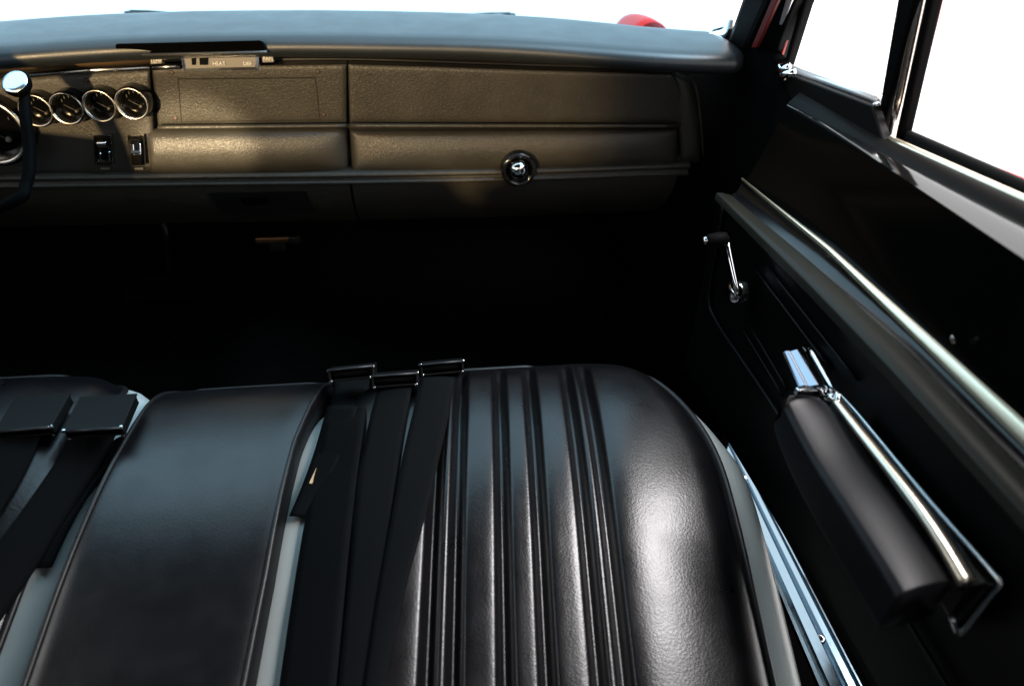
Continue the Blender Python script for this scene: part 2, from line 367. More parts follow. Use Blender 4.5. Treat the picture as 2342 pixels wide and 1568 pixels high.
# ledges between upper and lower faces
def ledge(x0, y0, x1, y1, name='ledge', h=.004, pr=.008, Y=1.158):
    pts = [at(x0 + (x1 - x0) * t, y0 + (y1 - y0) * t, Y=Y - pr) for t in np.linspace(0, 1, 20)]
    return tube(name, pts, h, 'dash_vinyl', dash, n=12, flat=.8)
ledge(800, 287, 1555, 288); ledge(362, 291, 792, 287, pr=.006)
cb = panel('storage_bin_lid', [(333, 300), (350, 293), (500, 291), (650, 290), (793, 289)], [(345, 402), (360, 402), (500, 401), (650, 400), (797, 397)], 1.156, 1.158, 'dash_vinyl', nx=34, ny=20, bulge=.016, edge=.012, er=.018, corner=.018)
gd = panel('glove_box_door', [(800, 298), (1000, 297), (1200, 296), (1400, 295), (1550, 294)], [(806, 396), (1000, 394), (1200, 390), (1400, 383), (1550, 376)], 1.162, 1.158, 'dash_vinyl', nx=44, ny=20, bulge=.010, edge=.010, er=.014)
# glove box latch button
lb = at(1186, 386, Y=1.142)
ring = lathe('latch_surround', [(.031, .012), (.031, -.004), (.029, -.008), (.0245, -.009), (.022, -.006), (.021, .006), (0, .006)], lb, (0, 1, 0), 'black_gloss', gd)
lathe('latch_button', [(0, -.016), (.006, -.0155), (.012, -.013), (.0165, -.008), (.0175, -.002), (.0175, .006)], lb, (0, 1, 0), 'chrome', gd)
# radio blanking plate: sunken frame and plate
def quadplate(name, P, Y, mt, parent, th=.003, bev=.0015):
    q = [at(x, y, Y=yy) for (x, y), yy in zip(P, Y if hasattr(Y, '__len__') else [Y] * 4)]
    o = mesh(name, q + [p + np.array([0, th, 0]) for p in q], [(0, 1, 2, 3), (7, 6, 5, 4), (0, 4, 5, 1), (1, 5, 6, 2), (2, 6, 7, 3), (3, 7, 4, 0)], mt, parent, smooth=False)
    if bev: bevel(o, bev)
    return o
def frame4(name, outer, inner, Yo, Yi, mt, parent):
    Yo = Yo if hasattr(Yo, '__len__') else [Yo] * 4; Yi = Yi if hasattr(Yi, '__len__') else [Yi] * 4
    a = [at(x, y, Y=v) for (x, y), v in zip(outer, Yo)]; b = [at(x, y, Y=v) for (x, y), v in zip(inner, Yi)]; c = [p + np.array([0, .02, 0]) for p in a]
    return mesh(name, a + b + c, [(i, (i + 1) % 4, 4 + (i + 1) % 4, 4 + i) for i in range(4)] + [(i, 8 + i, 8 + (i + 1) % 4, (i + 1) % 4) for i in range(4)], mt, parent, smooth=False)
pY = lambda y: 1.150 + .013 * (y - 150) / 133
frame4('radio_frame', [(406, 180), (722, 177), (732, 275), (414, 279)], [(421, 194), (712, 191), (722, 268), (424, 272)], [pY(179) - .0012] * 2 + [pY(277) - .0012] * 2, [pY(192) + .0045] * 2 + [pY(270) + .0045] * 2, 'dash_vinyl', cp)
quadplate('radio_blank_plate', [(419, 192), (714, 189), (724, 270), (422, 274)], [pY(191) + .004] * 2 + [pY(272) + .004] * 2, 'dash_vinyl', cp)
for x, y in ((393, 166), (401, 270), (727, 164), (740, 262)):
    lathe('screw', [(0, -.001), (.002, -.0016), (.0034, -.001), (.004, .002), (.004, .01)], at(x, y, Y=pY(y)), (0, 1, 0), 'screw_brown', cp, n=14)
lathe('screw', [(0, -.001), (.002, -.0016), (.0034, -.001), (.004, .002), (.004, .01)], at(197, 184, Y=1.150), (0, 1, 0), 'screw_brown', gp, n=14)
# round gauges
def gauge(px, py, rx, Y, part='gauge'):
    c = at(px, py, Y=Y - .018) + np.array([0, .018, 0]); r = rx
    ax = (0.02, 1, -.03)
    c = c - np.array([0, .018, 0])
    g = lathe(part, [(r * 1.22, .024), (r * 1.20, .004), (r * 1.16, -.004), (r * 1.08, -.006), (r * .98, -.001), (r * .86, .009), (r * .82, .016)], c, ax, 'bezel_metal', gp, n=40)
    lathe('bezel_skirt', [(r * 1.235, .026), (r * 1.225, .003), (r * 1.20, -.002)], c, ax, 'black_gloss', g, n=40)
    lathe('dial', [(r * .88, .0150), (r * .4, .0156), (0, .0156)], c, ax, 'dial', g, n=32)
    d = np.array([.32, 0, -.38]) * r
    lathe('needle_hub', [(0, .008), (r * .08, .0085), (r * .10, .012), (r * .10, .0156)], c + d, ax, 'grey_plate', g, n=14)
    n0 = c + d + np.array([0, .011, 0]); n1 = c + np.array([-.45 * r, .013, .05 * r])
    tube('needle', [n0, n1], .0007, 'bezel_dark', g, n=6)
    for k in range(5):
        a = math.radians(150 - 30 * k); p = c + np.array([.62 * r * math.cos(a), .0150, .62 * r * math.sin(a)])
        box('dial_mark', p, (.0010, .0006, .004), 'bezel_dark', g, bev=0)
    return g
for px, py in ((84, 252), (154, 247), (229, 241), (303, 236)): gauge(px, py, .0205, 1.149)
gauge(-22, 300, .044, 1.150, 'speedometer')
# rocker switches with printed strips below
def switch(x0, x1, y0, y1, flip):
    Y = 1.147
    s = frame4('switch', [(x0, y0), (x1 - 4, y0), (x1, y1), (x0 + 5, y1)], [(x0 + 8, y0 + 12), (x1 - 8, y0 + 12), (x1 - 5, y1 - 5), (x0 + 11, y1 - 5)], Y, Y + .010, 'bezel_metal', gp)
    bevel(s, .001)
    ym = y0 + (y1 - y0) * (.42 if not flip else .58)
    c0 = [at(x0 + 9, y0 + 14, Y=Y + .008), at(x1 - 9, y0 + 14, Y=Y + .008), at(x1 - 8, ym, Y=Y - .006), at(x0 + 10, ym, Y=Y - .006), at(x1 - 6, y1 - 6, Y=Y + .006), at(x0 + 12, y1 - 6, Y=Y + .006)]
    r = mesh('rocker', c0, [(0, 1, 2, 3), (3, 2, 4, 5)], 'black_gloss', s, smooth=False); solid(r, .006, -1, .001)
    if flip: quadplate('lever_tip', [(x0 + 12, y0 + 20), (x0 + 30, y0 + 19), (x0 + 31, y0 + 45), (x0 + 14, y0 + 47)], [Y - .004, Y - .004, Y - .012, Y - .012], 'chrome', s)
    else:
        quadplate('lever_tip', [(x0 + 6, y0 + 17), (x0 + 29, y0 + 16), (x0 + 30, y0 + 24), (x0 + 7, y0 + 25)], Y - .008, 'chrome', s)
        quadplate('lever_side', [(x0 + 12, y0 + 41), (x0 + 18, y0 + 41), (x0 + 19, y0 + 58), (x0 + 14, y0 + 58)], Y - .006, 'chrome', s)
        quadplate('lever_side', [(x0 + 33, y0 + 38), (x0 + 38, y0 + 38), (x0 + 40, y0 + 60), (x0 + 35, y0 + 60)], Y - .006, 'chrome', s)
    quadplate('switch_label', [(x0 + 17, y1 + 6), (x0 + 36, y1 + 6), (x0 + 36, y1 + 10), (x0 + 17, y1 + 10)], 1.1545, 'grey_plate', gp, .002, 0)
switch(213, 258, 309, 378, False); switch(291, 332, 309, 378, True)
# heater controls under their hood
hood_rows = []
for px, py, Y in ((262, 97, 1.070), (262, 121, 1.062), (330, 130, 1.10)): pass
q = [(262, 100), (598, 92), (612, 118), (330, 126), (262, 120)]
Pt = [at(*q[0], Y=1.078), at(*q[1], Y=1.080), at(*q[2], Y=1.090), at(*q[3], Y=1.088), at(*q[4], Y=1.088)]
hd = mesh('control_hood', Pt + [p + np.array([0, .04, -.012]) for p in Pt], [(0, 1, 2, 3, 4), (9, 8, 7, 6, 5)] + [(i, 5 + i, 5 + (i + 1) % 5, (i + 1) % 5) for i in range(5)], 'lever_black', dash, smooth=False); bevel(hd, .003)  # shade put into the colour: near-black keeps the hood face dark
tube('hood_rim', [at(325, 126, Y=1.086), at(470, 122.5, Y=1.087), at(611, 119, Y=1.088)], .0022, 'dash_vinyl', hd)
hc = quadplate('heater_control_plate', [(411, 124), (592, 122), (588, 158), (421, 161)], 1.110, 'grey_plate', dash, .006, .003)
frame4('plate_rim', [(411, 122), (593, 120), (590, 160), (420, 163)], [(418, 122), (586, 120), (584, 154), (425, 156)], 1.1075, 1.1095, 'satin_metal', hc)
for x0, x1 in ((437, 448), (455, 476)):
    quadplate('lever_slot', [(x0, 122), (x1, 122), (x1 - 1, 149), (x0 + 2, 149)], 1.1078, 'black_gloss', hc, .002, 0)
tg = quadplate('control_tag', [(343, 131), (371, 129), (371, 146), (344, 148)], 1.112, 'grey_plate', dash, .006, .001)
tg2 = quadplate('control_tag', [(598, 124), (624, 124), (627, 143), (600, 144)], 1.108, 'grey_plate', dash, .006, .001)
quadplate('slider_knob', [(380, 127), (400, 126), (408, 134), (384, 136)], 1.104, 'satin_metal', dash, .008, .002)
def text(s, px, py, Y, h, parent, mt='white_print'):
    cu = bpy.data.curves.new('lettering', 'FONT'); cu.body = s; cu.size = h; cu.align_x = 'CENTER'; cu.align_y = 'CENTER'; cu.extrude = .0003
    o = bpy.data.objects.new('lettering', cu); COL.objects.link(o); cu.materials.append(MAT[mt]); p = at(px, py, Y=Y)
    me = bpy.data.meshes.new_from_object(o); bpy.data.objects.remove(o)
    me.transform(Matrix.Translation(Vector(p)) @ Matrix.Rotation(math.radians(90), 4, 'X')); return link('lettering', me, None, parent, False)
text('HEAT', 501, 146, 1.1065, .0072, hc); text('DEF', 566, 146, 1.1065, .0072, hc)
text('TEMP', 357, 140, 1.1105, .0066, tg); text('FAN', 613, 135, 1.1065, .0072, tg2)
# wood-look strip and gap above the gauges
rows = []
P0 = [(-330, 165), (0, 146), (150, 137), (345, 131)]; P1 = [(-330, 182), (0, 163), (150, 153), (345, 146)]
for k, (y0, Yd) in enumerate(((0, 1.12), (1, 1.135))):
    P = P0 if k == 0 else P1; rows.append([at(a, b, Y=Yd) for a, b in P])
solid(loft('trim_strip', rows, 'wood_trim', dash), .004)
tube('trim_bead', [at(a, b + 1, Y=1.133) for a, b in P1], .0018, 'copper', dash)
# seam between centre and passenger sections is left as a real gap; thin bright bead on the end of the dash
tube('end_bead', spline([at(1545, 166, Y=1.150), at(1580, 180, Y=1.148), at(1594, 210, Y=1.147), at(1604, 290, Y=1.147), at(1610, 375, Y=1.150)], 24), .0018, 'dash_vinyl', dash)
# copper clip below the dash
cl = thing('heater_bracket', 'small copper-coloured bracket hanging under the dashboard middle', 'bracket')
box('bracket_bar', at(636, 547, Y=1.30), (.085, .012, .012), 'copper', cl); box('bracket_end', at(672, 547, Y=1.29), (.018, .014, .014), 'black_plastic', cl); box('bracket_tab', at(634, 562, Y=1.30), (.03, .006, .02), 'black_plastic', cl)
# pedals
pd = thing('brake_pedal', 'wide ribbed black brake pedal in the dark footwell', 'pedal', 'pedals')
c = at(372, 660, Y=1.50); axp = [(1, 0, 0), (0, .5, .866), (0, -.866, .5)]
box('pedal_pad', c, (.17, .06, .012), 'lever_black', pd, axp, .004)
for k in range(9): box('rib', c + np.array([-.072 + .018 * k, -.008, .004]), (.006, .052, .004), 'lever_black', pd, axp, .001)
tube('pedal_arm', [c + np.array([.02, .01, 0]), c + np.array([.02, .06, .12]), c + np.array([.02, .06, .26])], .010, 'black_paint', pd)
pd = thing('accelerator_pedal', 'tall ribbed black accelerator pedal standing on the floor', 'pedal', 'pedals')
p0, p1 = at(568, 805, Y=1.30), at(585, 665, Y=1.46); u = (p1 - p0); L = np.linalg.norm(u); u /= L; sx = np.array([1., 0, 0]); nn = np.cross(sx, u)
axp = [sx, u, nn]
box('pedal_pad', (p0 + p1) / 2, (.055, L, .012), 'lever_black', pd, axp, .004)
for k in range(6): box('rib', (p0 + p1) / 2 + sx * (-.02 + .008 * k) + nn * .007, (.003, L * .94, .003), 'lever_black', pd, axp, .0008)
# steering column with shift lever, and the wheel beyond the frame that throws its shadow on the gauges
st = thing('steering_column', 'black steering column with shift lever and bright round knob beside the gauges', 'steering column')
tube('column_tube', [(-.43, .72, .93), (-.43, 1.2, .74)], .034, 'black_plastic', st, n=20)
kc = at(37, 190, Y=1.02); lv = spline([(-.40, .90, .80), at(10, 470, Y=.93), at(60, 420, Y=.955), at(67, 340, Y=.985), at(58, 265, Y=1.005), kc + np.array([0.004, .006, -.012])], 30)
tube('shift_lever', lv, [.0062 + .0015 * math.sin(math.pi * i / 29) for i in range(30)], 'lever_black', st, n=14)
kax = np.array([-.10, -.62, .78]); kax /= np.linalg.norm(kax)
kn = lathe('knob', [(.005, -.020), (.010, -.014), (.0160, -.008), (.0178, -.003), (.0172, .002), (.0160, .003)], kc, kax, 'lever_black', st, n=36)
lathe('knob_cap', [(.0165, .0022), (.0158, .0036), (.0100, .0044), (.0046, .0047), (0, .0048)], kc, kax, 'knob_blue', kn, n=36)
wax = np.array([0, -.92, .39]); wc = np.array([-.43, .72, .93])
e1 = np.array([1., 0, 0]); e2 = np.cross(wax, e1); e2 /= np.linalg.norm(e2)
tube('steering_wheel_rim', [wc + .195 * (math.cos(a) * e1 + math.sin(a) * e2) for a in np.linspace(0, 2 * math.pi, 48, endpoint=False)], .013, 'black_plastic', st, n=12, up=wax, closed=True)
for s in (-1, 1):
    sp_ = [wc + s * e1 * r_ - e2 * (.015 + .02 * r_ / .19) for r_ in np.linspace(.03, .19, 8)]
    tube('wheel_spoke', sp_, [.040 - .008 * i / 7 for i in range(8)], 'black_plastic', st, up=tuple(e2), flat=1.0, n=12).scale = (1, 1, 1)
lathe('horn_pad', [(.0, .03), (.04, .026), (.065, .012), (.07, -.02)], wc, wax, 'black_plastic', st, upref=(1, 0, 0))
# windshield
ws = []
for t in np.linspace(0, 1, 8):
    r = []
    for u in np.linspace(-1, 1, 20):
        bx, by, bz = .86 * u, 1.56 - .36 * abs(u) ** 2.5, .965; tx, ty, tz = .67 * u, .86 - .08 * u * u, 1.385 - .06 * u * u
        r.append((bx + (tx - bx) * t, by + (ty - by) * t, bz + (tz - bz) * t))
    ws.append(r)
loft('windshield', ws, 'tinted_glass', body)

# ------------------------------------------------------------------ seats
SK = .10                                            # the seats sit at a slight angle to the body axis
def prof(y):
    """height of the cushion along its length"""
    y = np.asarray(y, float)
    z = np.where(y < .47, .583 + .34 * (y - .363), .6194 + .34 * (y - .47) - .34 * (y - .47) ** 2 / (2 * .23))
    return z
YF = .835
def half(y, W, side=1, rx=.20, ry=.27):
    if side < 0: rx, ry = .12, .16
    if W < .15: rx, ry = .02, .03
    elif W < .244: rx, ry = .08, .09
    t = np.clip((y - (YF - ry)) / ry, 0, 1); return W - rx * (1 - np.sqrt(np.maximum(0, 1 - t * t)))
PC = -.012                                          # the pleated field is centred a little towards the middle of the car
CH = (-.0995, -.0735, -.021, .021, .0735, .0995)
def seat_z(s, y, W, pleats=True, crown=.016, roll=.022):
    w = half(y, W, s); dx = w - abs(s); dy = YF - y
    if W < .15: crown, roll = .001, .003
    if W < .15: z = float(prof(y)) - crown * (s / W) ** 2
    else: z = float(prof(y)) - .013 * (max(0, abs(s - PC) - .0995) / .15) ** 2
    d = max(0, dx); z -= roll * (1 - min(1, d / (.048 if W > .15 else .018))) ** 2.4
    z -= .036 * (1 - min(1, max(0, dy) / .10)) ** 2.4
    if pleats:
        fade = 1 - ss(y, YF - .085, YF - .03); q = s - PC
        m = min(abs(q - c) for c in CH)
        z -= .0130 * fade * (1 - ss(m, .0008, .0115))
        if abs(q) < .0995:   # padded rolls between the channels
            k = max(i for i in range(5) if CH[i] <= q + 1e-9); a, b = CH[k] + .006, CH[k + 1] - .006; u = (q - a) / (b - a)
            z += fade * (.0050 if b - a > .02 else .0025) * max(0, 1 - abs(2 * u - 1) ** 3) ** .5
        else:
            z += fade * .007 * (1 - math.exp(-max(0, abs(q) - .1045) / .014))
    return z
def make_seat(name, label, cat, xc, W, pleats, strip, y0=.06, dz=0, lw=1.0, corner=0, right=None):
    root = thing(name, label, cat)
    n = 300 if pleats else 60
    us = np.linspace(-1, 1, n)
    ys = np.concatenate([np.linspace(y0, YF - .27, 44, endpoint=False), YF - .27 + .27 * np.sin(np.linspace(0, math.pi / 2, 44))])
    rows = []
    for y in ys:
        w = float(half(y, W, -1)); r = []; w1 = float(half(y, W, 1))
        wr = w1 if right is None else float(np.interp(y, right[0], right[1])) - (W - w1)
        for u in us:
            s = u * (w if u < 0 else wr); r.append(np.array([xc + s + SK * (y - .55) , y, seat_z(u * w if right is not None else s, y, W, pleats) + dz]))
        rows.append(r)
    loft('seat_top', rows, 'seat_vinyl' if strip else 'cushion_vinyl', root)
    ring = [r[0] for r in rows] + rows[-1][1:-1:max(1, n // 40)] + [r[-1] for r in rows][::-1]
    # outward direction in plan
    R2 = []
    for i, p in enumerate(ring):
        a = ring[max(0, i - 1)]; b = ring[min(len(ring) - 1, i + 1)]; t = b - a; t[2] = 0; t /= np.linalg.norm(t); R2.append(np.array([-t[1], t[0], 0]))
    # smooth the outward directions around the corners
    R2 = np.array(R2); K = np.pad(R2, ((3, 3), (0, 0)), mode='edge'); R2 = np.array([K[i:i + 7].mean(0) for i in range(len(R2))]); R2 /= np.linalg.norm(R2, axis=1)[:, None]
    def off(o, d):
        out = []
        for p, n_ in zip(ring, R2):
            fr = max(0, n_[1]); cq = corner * 4 * n_[0] ** 2 * fr ** 2 * (n_[0] > 0); k = (lw if n_[0] < -.3 else 1.0)
            out.append(p + n_ * (o * k * max(.06, (1 - fr) ** (1.8 if n_[0] > 0 else .9)) + cq * o * .55) + np.array([0, 0, -d * (1 + .9 * fr) - cq * o * .2]))
        return out
    tube('piping', off(.001, -.001), .0042 if strip else .0026, 'piping', root, n=10)
    if strip:
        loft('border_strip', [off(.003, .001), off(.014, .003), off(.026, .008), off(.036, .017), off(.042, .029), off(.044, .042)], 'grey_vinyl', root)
        tube('piping', off(.045, .044), .0042, 'piping', root, n=10)
        loft('seat_skirt', [off(.045, .045), off(.048, .06), off(.048, .12), off(.036, .22)], 'smooth_vinyl', root)
    else:
        loft('seat_skirt', [off(.002, .002), off(.006, .012), off(.006, .08), off(.0, .2)], 'smooth_vinyl', root)
    # backrest, leaning back behind the camera's feet of view
    br = []
    for t in np.linspace(0, 1, 14):
        z = .55 + .47 * t; yb = .215 - .33 * t
        br.append([(xc + SK * (-.25) + (W + .03) * 1.02 * u * (1 - .05 * t ** 3), yb + .02 * (u * u) - .02 * math.sin(math.pi * t), z - .02 * (u ** 4) * t) for u in np.linspace(-1, 1, 24)])
    solid(loft('backrest', br, 'seat_vinyl', root), .09, 1 if False else -1)
    return root
XP, WP = .4365, .2495
XD = -.357; DSH = .045            # the driver seat is slid forward
make_seat('passenger_seat', 'black pleated vinyl bucket seat with light grey border beside the door', 'seat', XP, WP, True, True, lw=1.6)
make_seat('driver_seat', 'black pleated vinyl bucket seat at the gauge side, carrying two buckles', 'seat', XD, .243, True, True, corner=1.0).location = (0, DSH, 0)
cr_ = [at(x, y, Z=float(prof(yy))) for x, y, yy in ((563, 1507, .40), (600, 1287, .52), (635, 1120, .60), (669, 995, .68), (706, 915, .74), (728, 880, .78))]
cr_.sort(key=lambda p: p[1]); cright = ([0] + [p[1] for p in cr_] + [.85], [.104] + [p[0] - .034 - SK * (p[1] - .55) for p in cr_] + [.13])
print('centre right edge', cright)
make_seat('centre_seat', 'smooth black vinyl centre cushion between the two bucket seats', 'seat', .034, .094, False, False, dz=-.006, right=cright)

def surf(px, py, xc, W, off, pleats=False):
    """point where the line of sight meets the cushion, lifted by off"""
    d = ray(px, py); z = .62; off = off + .007 * min(1, max(0, (960 - py) / 70))
    for _ in range(14):
        p = CAM + d * (z - CAM[2]) / d[2]; p = p - np.array([0, DSH if xc < -.2 else 0, 0]); y = min(p[1], YF - .002); s = p[0] - xc - SK * (p[1] - .55); s = max(-W, min(W, s))
        z = .5 * z + .5 * (seat_z(s, y, W, pleats) + off + .0075)
    return CAM + d * (z - CAM[2]) / d[2]
def webbing(name, Ld, Rd, off, parent, xc=XP, W=WP, n=40, th=.0016, lift=None):
    """belt webbing lying on the cushion between its two photographed edges"""
    Ld, Rd = [list(E) + ([(2.4 * E[-1][0] - 1.4 * E[-2][0], 2.4 * E[-1][1] - 1.4 * E[-2][1])] if name == 'webbing' else []) for E in (Ld, Rd)]
    L = spline([surf(x, y, xc, W, off) for x, y in Ld], n); R = spline([surf(x, y, xc, W, off) for x, y in Rd], n)
    rows = []
    for i, (a, b) in enumerate(zip(L, R)):
        rows.append([a + (b - a) * t + np.array([0, 0, .0012 * math.sin(math.pi * t) + .0006 * math.sin(9 * i / n + 3 * t)]) for t in np.linspace(0, 1, 7)])
    o = loft(name, rows, 'webbing', parent); solid(o, th, 1); return o
def buckle(c, xdir, ydir, size, parent, open_h=.5, tip=True):
    """hollow lift-lever buckle: xdir across, ydir pointing away from the viewer, plates above and below an open mouth"""
    x = np.array(xdir, float); x /= np.linalg.norm(x); y = np.array(ydir, float); y -= x * (x @ y); y /= np.linalg.norm(y); z = np.cross(x, y)
    w, d, h = size; ax = [x, y, z]; c = np.array(c, float); t = .0028
    root = box('buckle_lid', c + z * (h / 2 - t / 2), (w, d, t), 'buckle_black', parent, ax, .0012)
    box('buckle_base', c - z * (h / 2 - t / 2) + y * .002, (w * .94, d * .96, t), 'buckle_black', root, ax, .001)
    for s in (-1, 1): box('buckle_side', c + x * s * (w / 2 - t / 2 - w * .02), (t, d * .94, h - 2 * t), 'buckle_black', root, ax, .0008)
    box('lever_bar', c + y * (d * .1), (w * .86, d * .5, h * .35), 'buckle_black', root, ax, .001)
    tube('front_edge', [c - y * (d / 2) + z * (h / 2 - t / 2) - x * w * .49, c - y * (d / 2) + z * (h / 2 - t / 2) + x * w * .49], .0018, 'edge_grey', root)
    for s in (-1, 1):
        box('corner_tip', c + x * s * (w / 2 - .002) - y * (d / 2 - .001) + z * (h / 2 - t * .5), (.0044, .004, .0042), 'chrome', root, ax, .001)
        box('corner_tip', c + x * s * (w / 2 - .004) - y * (d / 2 - .002) - z * (h / 2 - t * .5), (.0034, .003, .003), 'satin_metal', root, ax, .0008)
    return root
belts = [
 ('black lap belt with small tan tag and folded tail, beside the grey seat border', [(767, 868), (748, 960), (722, 1080), (697, 1200), (668, 1380), (636, 1600)], [(846, 866), (836, 950), (818, 1080), (800, 1240), (785, 1400), (766, 1600)], .004, (808, 851), (1, 0, .055), .0),
 ('middle black lap belt of the three on the passenger seat', [(866, 886), (846, 960), (822, 1080), (806, 1240), (790, 1400), (772, 1600)], [(942, 886), (930, 960), (912, 1080), (892, 1240), (878, 1400), (862, 1600)], .0022, (905, 866), (1, 0, .02), 0),
 ('black lap belt whose buckle sits highest, beside the pleated seat panel', [(962, 866), (948, 930), (920, 1050), (893, 1200), (868, 1340), (830, 1600)], [(1040, 864), (1028, 940), (1004, 1050), (968, 1200), (930, 1340), (872, 1600)], .006, (1011, 839), (1, 0, .045), 0),
]
for lab, Ld, Rd, off, bc, xd, k in belts:
    b = thing('seat_belt', lab, 'seat belt', 'seat belts laid over the seats')
    webbing('webbing', Ld, Rd, off, b)
    m = at(bc[0], bc[1], Y=.745 if bc[1] > 860 else (.775 if bc[1] > 845 else .79))
    buckle(m, xd, (0, .80, -.52), (.0625, .045, .0175), b)
    if 'tag' in lab:
        webbing('webbing_tail', [(750, 930), (735, 985), (714, 1052), (682, 1137), (662, 1181)], [(820, 930), (800, 985), (775, 1052), (738, 1137), (712, 1184)], .0015, b, n=20)
        q = [surf(x, y, XP, WP, .0085) for x, y in ((724, 1068), (727, 1070), (714, 1105), (707, 1104))]
        mesh('tag', q + [p + np.array([0, 0, -.001]) for p in q], [(0, 1, 2, 3), (7, 6, 5, 4), (0, 4, 5, 1), (1, 5, 6, 2), (2, 6, 7, 3), (3, 7, 4, 0)], 'tan_tag', b, smooth=False)
dbelts = [
 ('black lap belt at the frame edge on the driver seat with wide buckle', [(-10, 985), (-60, 1090), (-130, 1200)], [(98, 985), (70, 1050), (28, 1130), (-60, 1260)], (48, 988), (1, 0, .03), .065),
 ('black lap belt on the driver seat whose buckle covers the seat corner', [(172, 980), (140, 1040), (70, 1140), (0, 1235), (-80, 1350)], [(270, 985), (233, 1060), (188, 1130), (133, 1215), (84, 1298), (22, 1390), (-60, 1500)], (205, 988), (1, 0, .0), .068),
]
for lab, Ld, Rd, bc, xd, wd in dbelts:
    b = thing('seat_belt', lab, 'seat belt', 'seat belts laid over the seats')
    webbing('webbing', Ld, Rd, .004, b, XD, .243)
    if bc[0] > 150: webbing('webbing_tail', [(200, 1050), (150, 1130), (110, 1215), (72, 1300)], [(300, 985), (272, 1040), (226, 1098), (164, 1200), (118, 1296)], .002, b, XD, .243, n=20)
    m = at(bc[0], bc[1], Z=.672) + np.array([.006, .028, 0])
    buckle(m, xd, (.14, .985, .02), (wd, .062, .017), b)

# ------------------------------------------------------------------ door
door = thing('car_door_assembly', 'black inner side of the passenger car door with armrest, crank and chrome trim', 'car door')
YR, YFR = -.42, .90
def dline(pts, X, y_front=YFR, y_rear=YR, n=40):
    P = [at(x, y, X=(X[i] if hasattr(X, '__len__') else X)) for i, (x, y) in enumerate(pts)]
    P.sort(key=lambda p: p[1])
    a = P[0] + (P[1] - P[0]) * (y_rear - P[0][1]) / (P[1][1] - P[0][1]); b = P[-1] + (P[-1] - P[-2]) * (y_front - P[-1][1]) / (P[-1][1] - P[-2][1])
    P = ([a] if P[0][1] > y_rear + .01 else []) + P + ([b] if P[-1][1] < y_front - .01 else [])
    ys = np.linspace(P[0][1], P[-1][1], n); A = np.array(P)
    return [np.array([np.interp(y, A[:, 1], A[:, 0]), y, np.interp(y, A[:, 1], A[:, 2])]) for y in ys]
d_belt = dline([(1850, 205), (2035, 318), (2342, 455)], .850)
d_sh1 = dline([(1800, 238), (1880, 279), (2342, 512)], .832)
d_sh2 = dline([(1800, 241), (1880, 283), (2342, 592)], (.829, .826, .792))
d_c1 = dline([(1799, 488), (1894, 560), (2342, 960)], .793)
d_c2 = dline([(1797, 491), (1894, 572), (2342, 1014)], .788)
d_o1 = dline([(1722, 488), (1854, 598), (2037, 766), (2322, 1061)], .778)
d_o2 = dline([(1685, 488), (1854, 656), (2037, 846), (2260, 1090)], .755)
d_bot = dline([(1600, 900), (1780, 1200), (2000, 1580)], .760)
def mix(a, b, t, dx=0, dz=0): return [p + (q - p) * t + np.array([dx, 0, dz]) for p, q in zip(a, b)]
loft('ledge_trim', [mix(d_belt, d_sh1, 0), mix(d_belt, d_sh1, .35, -.003, .003), mix(d_belt, d_sh1, .8, 0, .002), d_sh1], 'ledge_brown', door)
loft('window_ledge', [d_sh1, mix(d_sh1, d_sh2, .15, 0, .0015), mix(d_sh1, d_sh2, .5, 0, .002), mix(d_sh1, d_sh2, .9, 0, .0003), d_sh2], 'black_gloss', door)
loft('upper_panel', [d_sh2, mix(d_sh2, d_c1, .04, -.0005), mix(d_sh2, d_c1, .5, .004), mix(d_sh2, d_c1, .92, .004), d_c1], 'door_black', door)
# bright moulding between upper and lower panel, growing towards the rear
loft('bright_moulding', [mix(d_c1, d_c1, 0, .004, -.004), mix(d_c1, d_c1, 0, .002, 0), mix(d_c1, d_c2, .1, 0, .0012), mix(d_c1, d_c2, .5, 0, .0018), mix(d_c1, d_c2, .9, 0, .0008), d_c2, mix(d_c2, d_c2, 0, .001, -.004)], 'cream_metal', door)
loft('panel_recess', [d_c2, mix(d_c2, d_o1, .2, .006), mix(d_c2, d_o1, .8, .006), d_o1], 'black_paint', door)
loft('pad_roll', [d_o1, mix(d_o1, d_o2, .12, -.002, .001), mix(d_o1, d_o2, .5, -.003, .002), mix(d_o1, d_o2, .88, -.002, .001), d_o2, mix(d_o2, d_bot, .03, -.001)], 'pad_vinyl', door)
loft('lower_panel', [mix(d_o2, d_bot, .03, -.001), mix(d_o2, d_bot, .06, .006), mix(d_o2, d_bot, .5, .006), mix(d_o2, d_bot, .97, .004), d_bot, mix(d_bot, d_bot, 0, .06, -.02)], 'door_vinyl', door)
# piping round the lower panel
tube('panel_piping', spline([at(1655, 470, X=.757), at(1640, 560, X=.757), at(1622, 680, X=.758), at(1640, 738, X=.758), at(1700, 828, X=.758), at(1775, 940, X=.758), at(2000, 1300, X=.758), at(2165, 1568, X=.758), at(2230, 1680, X=.758)], 60), .003, 'door_vinyl', door, up=(1, 0, 0))
# embossed heat-sealed lines in the panel
for k in range(4):
    x0, y0, x1, y1 = ((1730, 620, 1900, 845), (1755, 610, 1960, 870), (1700, 755, 1790, 905), (1715, 745, 1800, 890))[k]
    tube('panel_seam', [at(x0 + (x1 - x0) * t, y0 + (y1 - y0) * t, X=.760) for t in np.linspace(0, 1, 8)], .0016, 'door_vinyl', door, up=(1, 0, 0))
